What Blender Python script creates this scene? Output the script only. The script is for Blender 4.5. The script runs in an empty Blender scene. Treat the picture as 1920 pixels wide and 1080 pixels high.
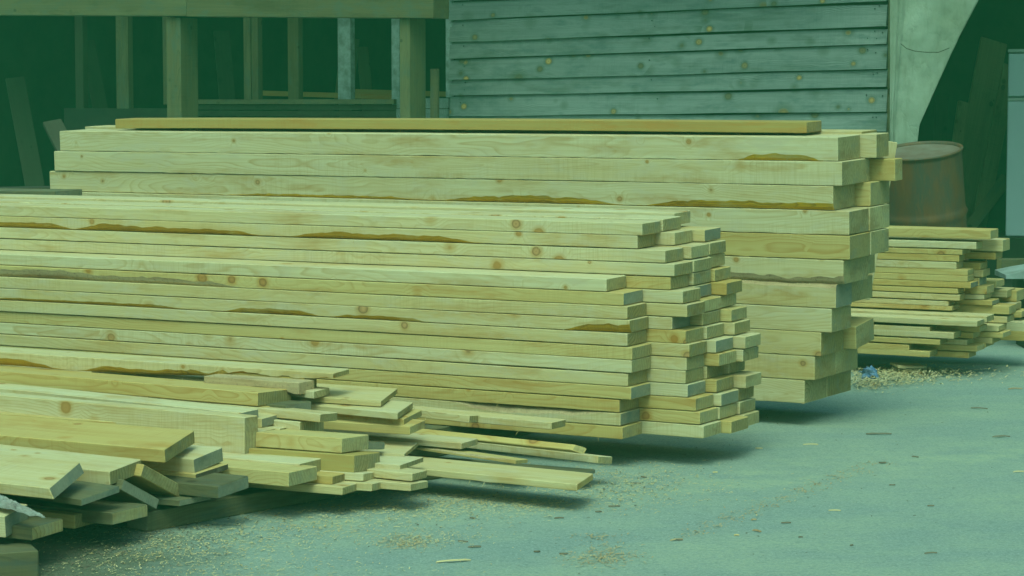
import bpy, math, random
from mathutils import Vector, Matrix, noise
R = math.radians
random.seed(7)
scene = bpy.context.scene
COL = scene.collection

# ------------------------------------------------------------------ camera
F = 4400.0           # focal length in pixels of the 1920-wide photograph
H = 1.352            # eye height
YH = 195.0           # horizon row
P = math.atan((540 - YH) / F)
cam_d = bpy.data.cameras.new('camera'); cam = bpy.data.objects.new('camera', cam_d)
COL.objects.link(cam); scene.camera = cam
cam.location = (0, 0, H); cam.rotation_euler = (R(90) - P, 0, 0)
cam_d.sensor_width = 36; cam_d.lens = F / 1920 * 36; cam_d.clip_start = .1; cam_d.clip_end = 500
cam_d.dof.use_dof = False
CP, SP = math.cos(P), math.sin(P)

def ray(px, py):
    a = (px - 960) / F; b = -(py - 540) / F
    return Vector((a, CP + b * SP, -SP + b * CP))
def at_z(px, py, z):
    r = ray(px, py); k = (z - H) / r.z
    return Vector((0, 0, H)) + r * k
def at_d(px, py, y):
    r = ray(px, py); return Vector((0, 0, H)) + r * (y / r.y)

class Frame:
    """a row of timber: u runs along the boards (to the far left), v across them (to the far right)"""
    def __init__(s, o, deg):
        s.o = Vector((o.x, o.y, 0)); t = R(deg)
        s.u = Vector((-math.cos(t), math.sin(t), 0)); s.v = Vector((math.sin(t), math.cos(t), 0))
    def t_px(s, px, v, z):
        b = s.o + s.v * v; k = (px - 960) / F
        # b.x + ux t = k*((b.y+uy t) CP + (H-z) SP)
        return (k * (b.y * CP + (H - z) * SP) - b.x) / (s.u.x - k * s.u.y * CP)
    def tz(s, px, py, v=0):
        r = ray(px, py); c = Vector((0, 0, H)); b = s.o + s.v * v
        k = (b - c).dot(s.v) / r.dot(s.v); p = c + r * k
        return (p - b).dot(s.u), p.z
    def pt(s, t, v, z): return s.o + s.u * t + s.v * v + Vector((0, 0, z))

# ------------------------------------------------------------------ node helpers
def mat(name):
    m = bpy.data.materials.new(name); m.use_nodes = True
    nt = m.node_tree; nt.nodes.clear()
    out = nt.nodes.new('ShaderNodeOutputMaterial'); b = nt.nodes.new('ShaderNodeBsdfPrincipled')
    nt.links.new(b.outputs[0], out.inputs[0])
    return m, nt, b
class G:
    def __init__(s, nt): s.nt = nt
    def n(s, t, **k):
        x = s.nt.nodes.new(t)
        for a, b in k.items(): setattr(x, a, b)
        return x
    def l(s, a, b): s.nt.links.new(a, b)
    def put(s, sock, v):
        if isinstance(v, bpy.types.NodeSocket): s.l(v, sock)
        else: sock.default_value = v
    def m(s, op, a, b=0.0, c=0.0):
        x = s.n('ShaderNodeMath', operation=op); s.put(x.inputs[0], a); s.put(x.inputs[1], b); s.put(x.inputs[2], c); return x.outputs[0]
    def vm(s, op, a, b=(0, 0, 0)):
        x = s.n('ShaderNodeVectorMath', operation=op); s.put(x.inputs[0], a); s.put(x.inputs[1], b)
        return x.outputs['Value'] if op in ('LENGTH', 'DISTANCE', 'DOT_PRODUCT') else x.outputs[0]
    def noise(s, v, scale=1, detail=3, rough=.5):
        x = s.n('ShaderNodeTexNoise'); s.put(x.inputs['Vector'], v); x.inputs['Scale'].default_value = scale
        x.inputs['Detail'].default_value = detail; x.inputs['Roughness'].default_value = rough; return x.outputs['Fac']
    def ramp(s, f, stops):
        x = s.n('ShaderNodeValToRGB'); s.put(x.inputs[0], f); e = x.color_ramp.elements
        while len(e) < len(stops): e.new(.5)
        for i, (p, c) in enumerate(stops):
            e[i].position = p; e[i].color = (c, c, c, 1) if isinstance(c, (int, float)) else (*c, 1)
        return x.outputs[0]
    def mix(s, f, a, b, mode='MIX'):
        x = s.n('ShaderNodeMix', data_type='RGBA', blend_type=mode); s.put(x.inputs[0], f)
        s.put(x.inputs[6], a if isinstance(a, bpy.types.NodeSocket) else (*a, 1))
        s.put(x.inputs[7], b if isinstance(b, bpy.types.NodeSocket) else (*b, 1)); return x.outputs[2]
    def bump(s, h, strength, dist, bsdf):
        x = s.n('ShaderNodeBump'); s.put(x.inputs['Height'], h); x.inputs['Strength'].default_value = strength
        x.inputs['Distance'].default_value = dist; s.l(x.outputs[0], bsdf.inputs['Normal'])

def wood(name, pale, tone, ring, knot, ringk=.5, freq=135.0, knots=True, fuzz=.35, rough=.75, blotch=None, vary=.5, spotk=.0, kth=1.0):
    m, nt, b = mat(name); g = G(nt)
    tc = g.n('ShaderNodeTexCoord').outputs['Object']; rnd = g.n('ShaderNodeObjectInfo').outputs['Random']
    off = g.n('ShaderNodeCombineXYZ'); g.put(off.inputs[0], g.m('MULTIPLY', rnd, 37.0)); g.put(off.inputs[1], g.m('MULTIPLY', rnd, 11.0)); g.put(off.inputs[2], g.m('MULTIPLY', rnd, 23.0))
    p = g.vm('ADD', tc, off.outputs[0])
    # growth rings round a wandering pith
    wob = g.noise(g.vm('MULTIPLY', p, (.6, 3, 3)), 1, 3, .5)
    wob2 = g.noise(g.vm('MULTIPLY', g.vm('ADD', p, (9, 4, 2)), (.75, 3, 3)), 1, 3, .5)
    sx = g.n('ShaderNodeSeparateXYZ'); g.l(tc, sx.inputs[0])
    y = g.m('ADD', g.m('ADD', sx.outputs[1], g.m('MULTIPLY', rnd, .16)), g.m('MULTIPLY', g.m('SUBTRACT', wob, .5), .22))
    z = g.m('ADD', g.m('SUBTRACT', sx.outputs[2], g.m('MULTIPLY', g.m('FRACT', g.m('MULTIPLY', rnd, 7.3)), .09)), g.m('MULTIPLY', g.m('SUBTRACT', wob2, .5), .22))
    r = g.m('SQRT', g.m('ADD', g.m('MULTIPLY', y, y), g.m('MULTIPLY', z, z)))
    fine = g.noise(g.vm('MULTIPLY', p, (1.6, 90, 90)), 1, 4, .6)
    # knots bend the grain
    vo = g.n('ShaderNodeTexVoronoi'); g.put(vo.inputs['Vector'], g.vm('MULTIPLY', p, (6.2, 9, 7))); vo.inputs['Scale'].default_value = 1
    kd0 = vo.outputs['Distance']; sxk = g.n('ShaderNodeSeparateXYZ'); g.l(vo.outputs['Color'], sxk.inputs[0])
    kd = g.m('DIVIDE', kd0, g.ramp(sxk.outputs[1], [(0, .3), (.55, .66), (1, 1.2)]))
    bend = g.m('MULTIPLY', g.ramp(kd, [(0, 1), (.45, 0)]), .018)
    rr = g.m('ADD', g.m('ADD', r, bend), g.m('MULTIPLY', fine, .0016))
    saw = g.m('FRACT', g.m('MULTIPLY', rr, freq))
    rg = g.ramp(saw, [(0, 0), (.62, .25), (.88, 1), (1, .0)])
    ringamt = g.m('MULTIPLY', g.m('MULTIPLY', rg, ringk), g.ramp(g.noise(g.vm('MULTIPLY', p, (.8, 6, 6)), 1, 2), [(.3, .25), (.65, 1)]))
    big = g.noise(g.vm('MULTIPLY', p, (1.2, 7, 9)), 1, 4, .6)
    rv = g.m('ADD', g.m('MULTIPLY', g.m('SUBTRACT', g.m('FRACT', g.m('MULTIPLY', rnd, 53.7)), .5), vary * 1.3), g.m('SUBTRACT', g.m('MULTIPLY', big, 1.5), .35))
    rvc = g.ramp(rv, [(0.05, 0), (.95, 1)])
    c = g.mix(rvc, pale, tone)
    c = g.mix(ringamt, c, ring)
    c = g.mix(g.ramp(fine, [(.35, .28), (.6, 0)]), c, ring)
    # orange resin clouds
    cloud = g.noise(g.vm('MULTIPLY', g.vm('ADD', p, (3, 7, 1)), (2.6, 6, 14)), 1, 4, .65)
    c = g.mix(g.ramp(cloud, [(.52, 0), (.70, .60)]), c, (ring[0], ring[1] * .95, ring[2] * .8))
    if blotch:
        st = g.noise(g.vm('MULTIPLY', g.vm('ADD', p, (5, 2, 8)), (5, 14, 16)), 1, 5, .7)
        c = g.mix(g.ramp(st, [(.5, 0), (.68, .75)]), c, blotch)
    if spotk:
        st = g.noise(p, 90, 3, .7)
        c = g.mix(g.ramp(st, [(.55, 0), (.7, spotk)]), c, knot)
    if knots:
        dd = g.m('ADD', kd, g.m('MULTIPLY', g.m('SUBTRACT', g.noise(p, 40, 2), .5), .05))
        c = g.mix(g.ramp(dd, [(.10 * kth, .8), (.24 * kth, 0)]), c, (ring[0] * 1.05, ring[1] * 1.0, ring[2] * .75))
        dd0 = dd
        kc = g.ramp(dd, [(0, (knot[0] * .7, knot[1] * .6, knot[2] * .6)), (.05 * kth, (knot[0] * 1.5, knot[1] * 1.5, knot[2] * 1.5)), (.09 * kth, knot), (.115 * kth, (knot[0] * .55, knot[1] * .5, knot[2] * .5)), (.13 * kth, knot)])
        kc = g.mix(g.ramp(sxk.outputs[0], [(.25, 0), (.8, .85)]), kc, (ring[0] * .92, ring[1] * .82, ring[2] * .6))
        c = g.mix(g.ramp(dd, [(.115 * kth, .85), (.14 * kth, 0)]), c, kc)
    sawm = g.noise(g.vm('MULTIPLY', p, (150, 5, 5)), 1, 3, .7); sawa = g.noise(g.vm('MULTIPLY', g.vm('ADD', p, (1, 5, 9)), (1.5, 5, 5)), 1, 2)
    c = g.mix(g.m('MULTIPLY', g.ramp(sawm, [(.45, 0), (.68, .28)]), g.ramp(sawa, [(.45, 0), (.62, 1)])), c, (ring[0] * .9, ring[1] * .9, ring[2] * .9))
    g.l(c, b.inputs['Base Color']); b.inputs['Roughness'].default_value = rough
    b.inputs['Specular IOR Level'].default_value = .25
    saws = g.noise(g.vm('MULTIPLY', p, (130, 6, 6)), 1, 2)
    hh = g.m('ADD', g.m('ADD', g.m('MULTIPLY', fine, .7), g.m('MULTIPLY', saws, .5)), g.m('MULTIPLY', g.noise(p, 160, 2), .4))
    g.bump(hh, fuzz, .0015, b)
    return m

M = {}
M['pale'] = wood('fresh_pine_pale', (.585, .505, .315), (.52, .40, .175), (.35, .22, .07), (.30, .185, .08), .62, blotch=(.50, .42, .28))
M['yellow'] = wood('fresh_pine_yellow', (.53, .43, .195), (.46, .33, .10), (.34, .19, .045), (.27, .15, .05), .7)
M['amber'] = wood('fresh_pine_amber', (.36, .29, .10), (.31, .22, .065), (.34, .16, .03), (.16, .08, .03), .4, knots=False)
M['end'] = wood('sawn_end_grain', (.36, .305, .145), (.29, .225, .08), (.15, .09, .035), (.12, .08, .05), .95, freq=62.0, knots=False, blotch=(.22, .20, .13), fuzz=.8, vary=.9)
M['endpale'] = wood('sawn_end_grain_pale', (.46, .395, .20), (.37, .29, .12), (.19, .12, .045), (.12, .08, .05), .9, freq=62.0, knots=False, blotch=(.30, .27, .17), fuzz=.8, vary=.9)
M['endgrey'] = wood('weathered_end_grain', (.28, .26, .185), (.20, .18, .125), (.13, .11, .07), (.06, .05, .05), .4, knots=False, blotch=(.135, .145, .13), fuzz=.6)
M['wane'] = wood('peeled_wane', (.60, .37, .025), (.40, .23, .02), (.15, .08, .015), (.08, .04, .02), .8, knots=False, blotch=(.48, .37, .14), fuzz=1, vary=1.2)
M['bark'] = wood('thin_bark', (.10, .075, .05), (.07, .05, .03), (.05, .03, .02), (.03, .02, .015), .3, knots=False, blotch=(.22, .18, .11), fuzz=1)
M['slab'] = wood('bark_side_of_slab', (.50, .39, .22), (.38, .27, .14), (.22, .13, .07), (.12, .07, .05), .35, knots=False, spotk=.6, fuzz=1)
M['birch'] = wood('birch_bark', (.30, .29, .26), (.21, .20, .18), (.20, .16, .13), (.08, .06, .05), .2, knots=False, spotk=.8, fuzz=1, blotch=(.16, .13, .11))
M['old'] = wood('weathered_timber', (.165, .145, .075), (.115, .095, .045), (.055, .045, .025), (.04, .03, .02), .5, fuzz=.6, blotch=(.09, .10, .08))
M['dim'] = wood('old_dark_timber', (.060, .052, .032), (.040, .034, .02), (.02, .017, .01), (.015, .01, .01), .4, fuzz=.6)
M['beam'] = wood('weathered_beam', (.15, .135, .065), (.10, .08, .035), (.05, .045, .02), (.04, .03, .02), .6, fuzz=.6, blotch=(.085, .10, .07))
M['siding'] = wood('silvered_siding', (.260, .270, .250), (.160, .180, .168), (.075, .09, .08), (.36, .25, .08), .95, fuzz=.7, blotch=(.105, .125, .12), kth=2.2)

def simple(name, col, rough=.7, nz=None, amt=.3, scale=8, bump=.2, metal=0, bdist=.003):
    m, nt, b = mat(name); g = G(nt)
    tc = g.n('ShaderNodeTexCoord').outputs['Object']
    f = g.noise(tc, scale, 5, .65)
    c = g.mix(g.ramp(f, [(.35, 0), (.65, amt)]), col, nz or tuple(x * .6 for x in col))
    g.l(c, b.inputs['Base Color']); b.inputs['Roughness'].default_value = rough; b.inputs['Metallic'].default_value = metal
    g.bump(g.noise(tc, scale * 9, 4), bump, bdist, b)
    return m
M['shade'] = simple('shade_dark_boards', (.040, .034, .020), .9, (.015, .014, .010), .9, 2.2)  # near-black boards: the shed's inner shade is put into their colour
M['lean'] = wood('brightened_timber', (.26, .22, .11), (.19, .155, .07), (.10, .08, .035), (.05, .04, .02), .5, fuzz=.6)  # old timber with extra light put into its colour to show indoors
M['fridge'] = simple('enamel_white', (.47, .53, .57), .35, (.43, .49, .53), .4, 2, .03)
M['trim'] = simple('fridge_trim', (.40, .44, .40), .5)
M['magnet'] = simple('green_magnet', (.02, .30, .26), .5)
M['bluebag'] = simple('blue_plastic', (.06, .12, .30), .4, (.25, .28, .36), .7, 40, .6)
M['whitepaint'] = simple('flaking_white_paint', (.30, .33, .32), .7, (.12, .13, .11), .9, 14, .5)
M['slabstone'] = simple('grey_block', (.30, .32, .31), .85, (.18, .18, .16), .8, 9, .5)
M['chip'] = wood('bark_chips', (.20, .16, .11), (.13, .10, .07), (.08, .06, .04), (.03, .02, .015), .4, knots=False, fuzz=1)
M['nail'] = simple('rusty_nail', (.03, .03, .03), .6)

def ground_mat():
    m, nt, b = mat('dusty_asphalt'); g = G(nt)
    tc = g.n('ShaderNodeTexCoord').outputs['Object']
    big = g.noise(g.vm('MULTIPLY', tc, (1, 1.3, 1)), .8, 6, .62)
    c = g.mix(g.ramp(big, [(.35, 0), (.68, 1)]), (.262, .284, .262), (.284, .304, .276))
    sp = g.noise(tc, 105, 4, .85)
    c = g.mix(g.ramp(sp, [(.34, .75), (.5, 0)]), c, (.13, .155, .155))
    c = g.mix(g.ramp(sp, [(.54, 0), (.70, .8)]), c, (.48, .51, .48))
    mid = g.noise(tc, 30, 5, .8)
    c = g.mix(g.ramp(mid, [(.36, .55), (.5, 0)]), c, (.17, .195, .18))
    # sawdust film
    w = g.vm('ADD', tc, (2.2, .6, 0))
    d1 = g.noise(g.vm('MULTIPLY', w, (1.2, 1.7, 1)), 1.0, 8, .72)
    d2 = g.noise(tc, 60, 4, .8)
    dust = g.m('MULTIPLY', g.ramp(d1, [(.42, 0), (.66, .8)]), g.ramp(d2, [(.35, .15), (.6, 1)]))
    # drifts gathered along the edge of the front pile
    gx = g.n('ShaderNodeSeparateXYZ'); g.l(g.vm('ADD', tc, (0, 0, 0)), gx.inputs[0])
    edge = g.m('ABSOLUTE', g.m('SUBTRACT', g.m('SUBTRACT', gx.outputs[1], 7.85), g.m('MULTIPLY', gx.outputs[0], .62)))
    drift = g.m('MULTIPLY', g.ramp(edge, [(.05, .9), (.75, 0)]), g.ramp(g.noise(tc, 5, 6, .75), [(.38, 0), (.62, 1)]))
    dust = g.m('MAXIMUM', dust, g.m('MULTIPLY', drift, g.ramp(d2, [(.3, .35), (.6, 1)])))
    c = g.mix(dust, c, (.385, .39, .275))
    # front pile's shade painted into the ground colour, with brownish bark debris
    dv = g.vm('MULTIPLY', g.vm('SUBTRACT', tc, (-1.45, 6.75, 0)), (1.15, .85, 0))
    shade_soil = g.m('ADD', g.vm('LENGTH', dv), g.m('MULTIPLY', g.m('SUBTRACT', g.noise(tc, 6, 6, .75), .5), .9))
    c = g.mix(g.ramp(shade_soil, [(.3, .85), (.85, 0)]), c, (.105, .10, .062))
    g.l(c, b.inputs['Base Color']); b.inputs['Roughness'].default_value = .95; b.inputs['Specular IOR Level'].default_value = .1
    g.bump(g.m('ADD', sp, g.m('MULTIPLY', mid, .8)), .8, .005, b)
    return m
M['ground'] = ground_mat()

def rust_mat():
    m, nt, b = mat('rusty_drum_steel'); g = G(nt)
    tc = g.n('ShaderNodeTexCoord').outputs['Object']
    f = g.noise(g.vm('MULTIPLY', tc, (1, 1, .35)), 9, 6, .65)
    c = g.mix(g.ramp(f, [(.38, 0), (.62, 1)]), (.075, .066, .046), (.125, .060, .022))
    f2 = g.noise(g.vm('MULTIPLY', tc, (1, 1, .2)), 30, 5, .7)
    c = g.mix(g.ramp(f2, [(.52, 0), (.68, .6)]), c, (.17, .085, .03))
    g.l(c, b.inputs['Base Color']); b.inputs['Roughness'].default_value = .65; b.inputs['Metallic'].default_value = .15
    g.bump(f2, .4, .004, b); return m
M['rust'] = rust_mat()
M['rustlid'] = simple('rusted_drum_lid', (.17, .14, .105), .8, (.11, .06, .035), .9, 7, .4)

def tarp_mat():
    m, nt, b = mat('dirty_white_tarpaulin'); g = G(nt)
    tc = g.n('ShaderNodeTexCoord').outputs['Object']
    f = g.noise(tc, 2.6, 6, .62)
    c = g.mix(g.ramp(f, [(.38, 0), (.66, 1)]), (.29, .305, .245), (.20, .21, .15))
    f2 = g.noise(g.vm('MULTIPLY', tc, (14, 14, 3)), 1, 5, .7)
    c = g.mix(g.ramp(f2, [(.5, 0), (.7, .5)]), c, (.15, .155, .105))
    g.l(c, b.inputs['Base Color']); b.inputs['Roughness'].default_value = .9
    cr = g.m('ABSOLUTE', g.m('SUBTRACT', g.noise(g.vm('MULTIPLY', tc, (1, 1, .7)), 3.2, 5, .6), .5)); g.bump(g.m('SQRT', cr), .5, .02, b); return m
M['tarp'] = tarp_mat()

# ------------------------------------------------------------------ object helpers
def tag(o, label=None, cat=None, group=None, kind=None):
    if label: o['label'] = label
    if cat: o['category'] = cat
    if group: o['group'] = group
    if kind: o['kind'] = kind
    return o
def link(name, verts, faces, mats, mi=None, mw=None, parent=None, smooth=False):
    me = bpy.data.meshes.new(name); me.from_pydata(verts, [], faces)
    for m in mats: me.materials.append(m)
    if mi: me.polygons.foreach_set('material_index', mi)
    if smooth: me.polygons.foreach_set('use_smooth', [True] * len(me.polygons))
    me.update()
    o = bpy.data.objects.new(name, me); COL.objects.link(o)
    if mw is not None: o.matrix_world = mw
    if parent is not None: o.parent = parent
    return o
def empty(name, loc=(0, 0, 0)):
    o = bpy.data.objects.new(name, None); COL.objects.link(o); o.location = loc; return o
def basis(o, x, y):
    x = x.normalized(); z = x.cross(y); z.normalize()
    if z.z < 0: z = -z
    y = z.cross(x)          # right-handed frame
    m = Matrix((x, y, z)).transposed().to_4x4(); m.translation = o; return m

def timber(o3, udir, vdir, L, w, th, mat='pale', end='end', wane=(), shear=0.0, bevel=0.0, side='b', name='pine_board',
           wmat='wane', seed=None, rag=.0008, fuzz=0, taper=0.0, far_shear=None, bow=.0, round_end=0, mats=None):
    """one sawn board: x along it from the near end, y across it away from the viewer, z up.
    wane = [(x0, x1, depth 0..1)] where the log's rounded edge is left on the front-lower (or upper) arris"""
    rs = random.Random(seed if seed is not None else random.random())
    # orientation: local y must point away from the viewer: use left-handed-safe construction
    x = udir.normalized(); n = x.cross(vdir).normalized()
    if n.z < 0: n = -n
    yv = vdir - x * vdir.dot(x); yv.normalize()
    M4 = Matrix((x, yv, n)).transposed().to_4x4(); M4.translation = o3
    flip = M4.to_3x3().determinant() < 0
    if flip:   # keep a proper rotation: mirror x so local x runs the other way
        M4 = Matrix((-x, yv, n)).transposed().to_4x4(); M4.translation = o3
    sg = -1 if flip else 1
    xs = [0.0, .004]; step = .022 if wane else .05 if fuzz else .16
    while xs[-1] < L - step * 1.3: xs.append(xs[-1] + step * rs.uniform(.8, 1.2))
    xs += [L - .004, L]
    V = []; Fc = []; MI = []; b0 = min(.0022, th * .08)
    ph = rs.uniform(0, 99)
    N = 8
    for i, xx in enumerate(xs):
        e = b0 * 1.0 if i in (0, len(xs) - 1) else 0
        dep = 0
        for (a, bb, d) in wane:
            if a < xx < bb:
                rl = min(.22 * (bb - a), .26); s_ = min(1, min(xx - a, bb - xx) / rl); s_ = s_ * s_ * (3 - 2 * s_)
                dep = max(dep, d * s_ * (.80 + .42 * noise.noise(Vector((xx * 3.1, ph, 0))) + .26 * noise.noise(Vector((xx * 17, ph, 4))) + .12 * noise.noise(Vector((xx * 41, ph, 6)))))
        c = max(b0, dep * th); iy = max(b0, dep * th * (.62 if side == 'b' else 1.3) if dep else b0); iy = min(iy, w * .7)
        rg = rag * noise.noise(Vector((xx * 22, ph, 3))) ; rg2 = rag * 1.6 * noise.noise(Vector((xx * 27, ph, 9)))
        bz = bow * math.sin(math.pi * xx / L) + (.0014 * noise.noise(Vector((xx * 1.1, ph, 12))) if L > 1.5 else 0)
        t2 = th; zb_ = th * taper * max(0, 1 - xx / .9)
        if side == 'b':
            prof = [(e, t2 - b0 - e), (b0 + e, t2 + rg * .4 - e), (w - b0 - e, t2 - e), (w - e, t2 - b0), (w - e, b0), (w - b0, e), (iy, e + rg2 * (0 if dep else 1)), (iy * .38, c * .38) if dep else (iy * .5 + e, c * .5 + e), (e, c + e + rg2)]
        else:
            prof = [(e, t2 - c - e + rg), (iy * .38, t2 - c * .38) if dep else (iy * .5 + e, t2 - c * .5), (iy + e, t2 - e), (w - b0 - e, t2 - e), (w - e, t2 - b0), (w - e, b0), (w - b0, e), (b0, e), (e, b0 + e)]
        for (py, pz) in prof:
            f_ = max(0, 1 - xx / .5)
            xo = xx + (shear * py + bevel * pz) * (f_ if f_ > 0 else 0)
            V.append((sg * xo, py, pz + bz + (zb_ if pz < th * .5 else 0)))
    n_ = 9
    for i in range(len(xs) - 1):
        for k in range(n_):
            a = i * n_ + k; b = i * n_ + (k + 1) % n_; c = b + n_; d = a + n_
            Fc.append((a, b, c, d) if sg > 0 else (a, d, c, b))
            wf = (side == 'b' and k in (6, 7)) or (side != 'b' and k in (0, 1))
            mid = (xs[i] + xs[i + 1]) / 2
            isw = wf and any(a_ < mid < b_ for a_, b_, _ in wane)
            MI.append(2 if isw else 0)
    Fc.append(tuple(range(n_))[::-1] if sg > 0 else tuple(range(n_))); MI.append(1)
    k0 = (len(xs) - 1) * n_
    Fc.append(tuple(range(k0, k0 + n_)) if sg > 0 else tuple(range(k0, k0 + n_))[::-1]); MI.append(1)
    # torn fibres hanging from the lower front arris
    for _ in range(int(fuzz)):
        xx = rs.uniform(.03, L * .98); ln = rs.uniform(.006, .028); dx = rs.uniform(-.6, .6) * ln; ww = rs.uniform(.0005, .0011)
        zb = rs.choice([0.001, 0.001, th * .999]); dn = -ln if rs.random() < .75 else ln * .5
        if zb > .01: dn = abs(dn) * .5
        v0 = len(V)
        V += [(sg * (xx - ww), .0005, zb), (sg * (xx + ww), .0005, zb), (sg * (xx + dx * .5 + ww), -.004, zb + dn * .5), (sg * (xx + dx * .5 - ww), -.004, zb + dn * .5), (sg * (xx + dx), -.004 - ln * .2, zb + dn)]
        Fc += [(v0, v0 + 1, v0 + 2, v0 + 3), (v0 + 3, v0 + 2, v0 + 4)]; MI += [0, 0]
    return link(name, V, Fc, mats or [M[mat], M[end], M[wmat]], MI, M4)

ORD = ['zeroth', 'first', 'second', 'third', 'fourth', 'fifth', 'sixth', 'seventh', 'eighth', 'ninth', 'tenth', 'eleventh', 'twelfth', 'thirteenth', 'fourteenth', 'fifteenth', 'sixteenth', 'seventeenth']

# ------------------------------------------------------------------ setting
S_ = 45
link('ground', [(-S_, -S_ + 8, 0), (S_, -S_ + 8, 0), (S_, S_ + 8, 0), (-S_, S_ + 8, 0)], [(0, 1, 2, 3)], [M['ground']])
tag(bpy.data.objects['ground'], kind='structure')

# ------------------------------------------------------------------ middle stack of boards
TH = .0497
fm = Frame(at_z(1167, 824, .112), 29.6)
MZ0 = .112
def tilt(z, v, k=.06, top=1.0): return k * v * min(1, max(0, z / top))
def stack_board(fr, z0, layer, pitch, v, w, xe, cat, group, label, k=.06, xl=None, L=4.1, **kw):
    z = z0 + layer * pitch
    t = fr.t_px(xe, v, z)
    if xl is not None: L = fr.t_px(xl, v, z) - t
    sl = k * min(1, max(0, z / .8))
    rs = random.Random(int(xe * 13 + layer * 7 + v * 100))
    yaw = rs.uniform(-.0025, .0025)
    o3 = fr.pt(t, v, z + sl * v)
    u = (fr.u + fr.v * yaw).normalized(); vv = (fr.v + Vector((0, 0, sl))).normalized()
    th = kw.pop('th', pitch - rs.uniform(.0012, .0038))
    kw.setdefault('seed', rs.random())
    o = timber(o3, u, vv, L, w, th, **kw)
    return tag(o, label, cat, group)

mid_P = [  # lower front column, bottom up: xe, wood, end, extra
    (1167, 'yellow', 'endpale', {}), (1163, 'pale', 'endgrey', dict(wane=[(0.05, .75, .55)], wmat='slab', side='t')),
    (1161, 'yellow', 'end', {}), (1183, 'yellow', 'endgrey', {}), (1177, 'pale', 'end', {}),
    (1184, 'pale', 'end', {}), (1185, 'yellow', 'end', {}), (1176, 'pale', 'end', {}),
    (1180, 'pale', 'end', dict(wane=[(-.25, .28, .85), (.86, 1.33, .4), (1.36, 1.86, .5), (2.0, 3.2, .3)])),
    (1176, 'pale', 'end', {}), (1169, 'yellow', 'endgrey', dict(wane=[(1.7, 3.6, .75)], wmat='slab')), (1137, 'pale', 'end', {})]
nP = len(mid_P)
for i, (xe, wd, en, kw) in enumerate(mid_P):
    kw = dict(kw)
    stack_board(fm, MZ0, i, TH, 0, .163, xe, 'board', 'boards of the middle stack',
                f'pine board in the lower front column of the middle stack, {ORD[nP - i]} from its top',
                k=.03, mat=wd, end=en, fuzz=26 if i in (1, 8, 10, 4) else 8, xl=-330 - 17 * (i % 5), **kw)
mid_Q = [(1319, 'pale', 'endpale'), (1312, 'yellow', 'endpale'), (1304, 'yellow', 'endpale'), (1289, 'pale', 'endgrey'), (1285, 'pale', 'end'),
         (1287, 'pale', 'end'), (1292, 'pale', 'end'), (1285, 'yellow', 'end'), (1260, 'pale', 'endgrey'), (1288, 'pale', 'end'),
         (1280, 'pale', 'end'), (1257, 'yellow', 'end'), (1264, 'pale', 'end'), (1247, 'pale', 'end'), (1195, 'pale', 'end'), (1204, 'pale', 'end')]
for i, (xe, wd, en) in enumerate(mid_Q):
    kw = dict(fuzz=22) if i > 11 else {}
    if i == 14: kw = dict(fuzz=40, wane=[(.68, 1.62, .62), (1.68, 2.75, .62), (2.7, 3.4, .5), (3.4, 4.4, .3)])
    stack_board(fm, MZ0, i, TH, .168, .160, xe, 'board', 'boards of the middle stack',
                f'pine board in the second column of the middle stack, {ORD[16 - i]} from its top',
                k=.02, mat=wd, end=en, xl=-340 - 13 * (i % 7), **kw)
mid_C = [1371, 1349, 1352, 1343, 1325, 1348, 1342, 1325, 1318, 1319, 1301, 1300, 1301, 1296, 1265, 1243]
for i, xe in enumerate(mid_C):
    stack_board(fm, MZ0, i, TH, .334, .160, xe, 'board', 'boards of the middle stack',
                f'pine board in the third column of the middle stack, {ORD[16 - i]} from its top',
                k=.028, mat='yellow' if i in (0, 3, 5, 9) else 'pale', end=['end', 'endpale', 'endgrey', 'end'][i % 4 if i != 14 else 1], fuzz=3, xl=-350 - 11 * (i % 6))
mid_D = [1394, 1387, 1384, 1398, 1367, 1393, 1397, 1377, 1371, 1351, 1362, 1340, 1329, 1331, 1321, 1264]
for i, xe in enumerate(mid_D):
    stack_board(fm, MZ0 + (.010 if i == 15 else 0), i, TH, .500, .150, xe, 'board', 'boards of the middle stack',
                f'pine board in the rearmost column of the middle stack, {ORD[16 - i]} from its top',
                k=.03, mat='yellow' if i in (8, 11, 10) else 'pale', end=['endpale', 'end', 'end'][i % 3] if i != 14 else 'endgrey', fuzz=3, xl=-360 - 19 * (i % 4))

# bearers below the stacks
def bearer(fr, t, v0, v1, z1, label, mat='old', w=.10):
    o = timber(fr.pt(t, v0, .002), fr.v, fr.u, v1 - v0, w, z1 - .004, mat=mat, end='endgrey', name='bearer')
    return tag(o, label, 'bearer', 'bearers under the stacks')
bearer(fm, .75, -.35, .72, MZ0, 'rough bearer under the right end of the middle stack')
bearer(fm, 3.1, -.12, .72, MZ0, 'rough bearer under the left part of the middle stack')

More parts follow.
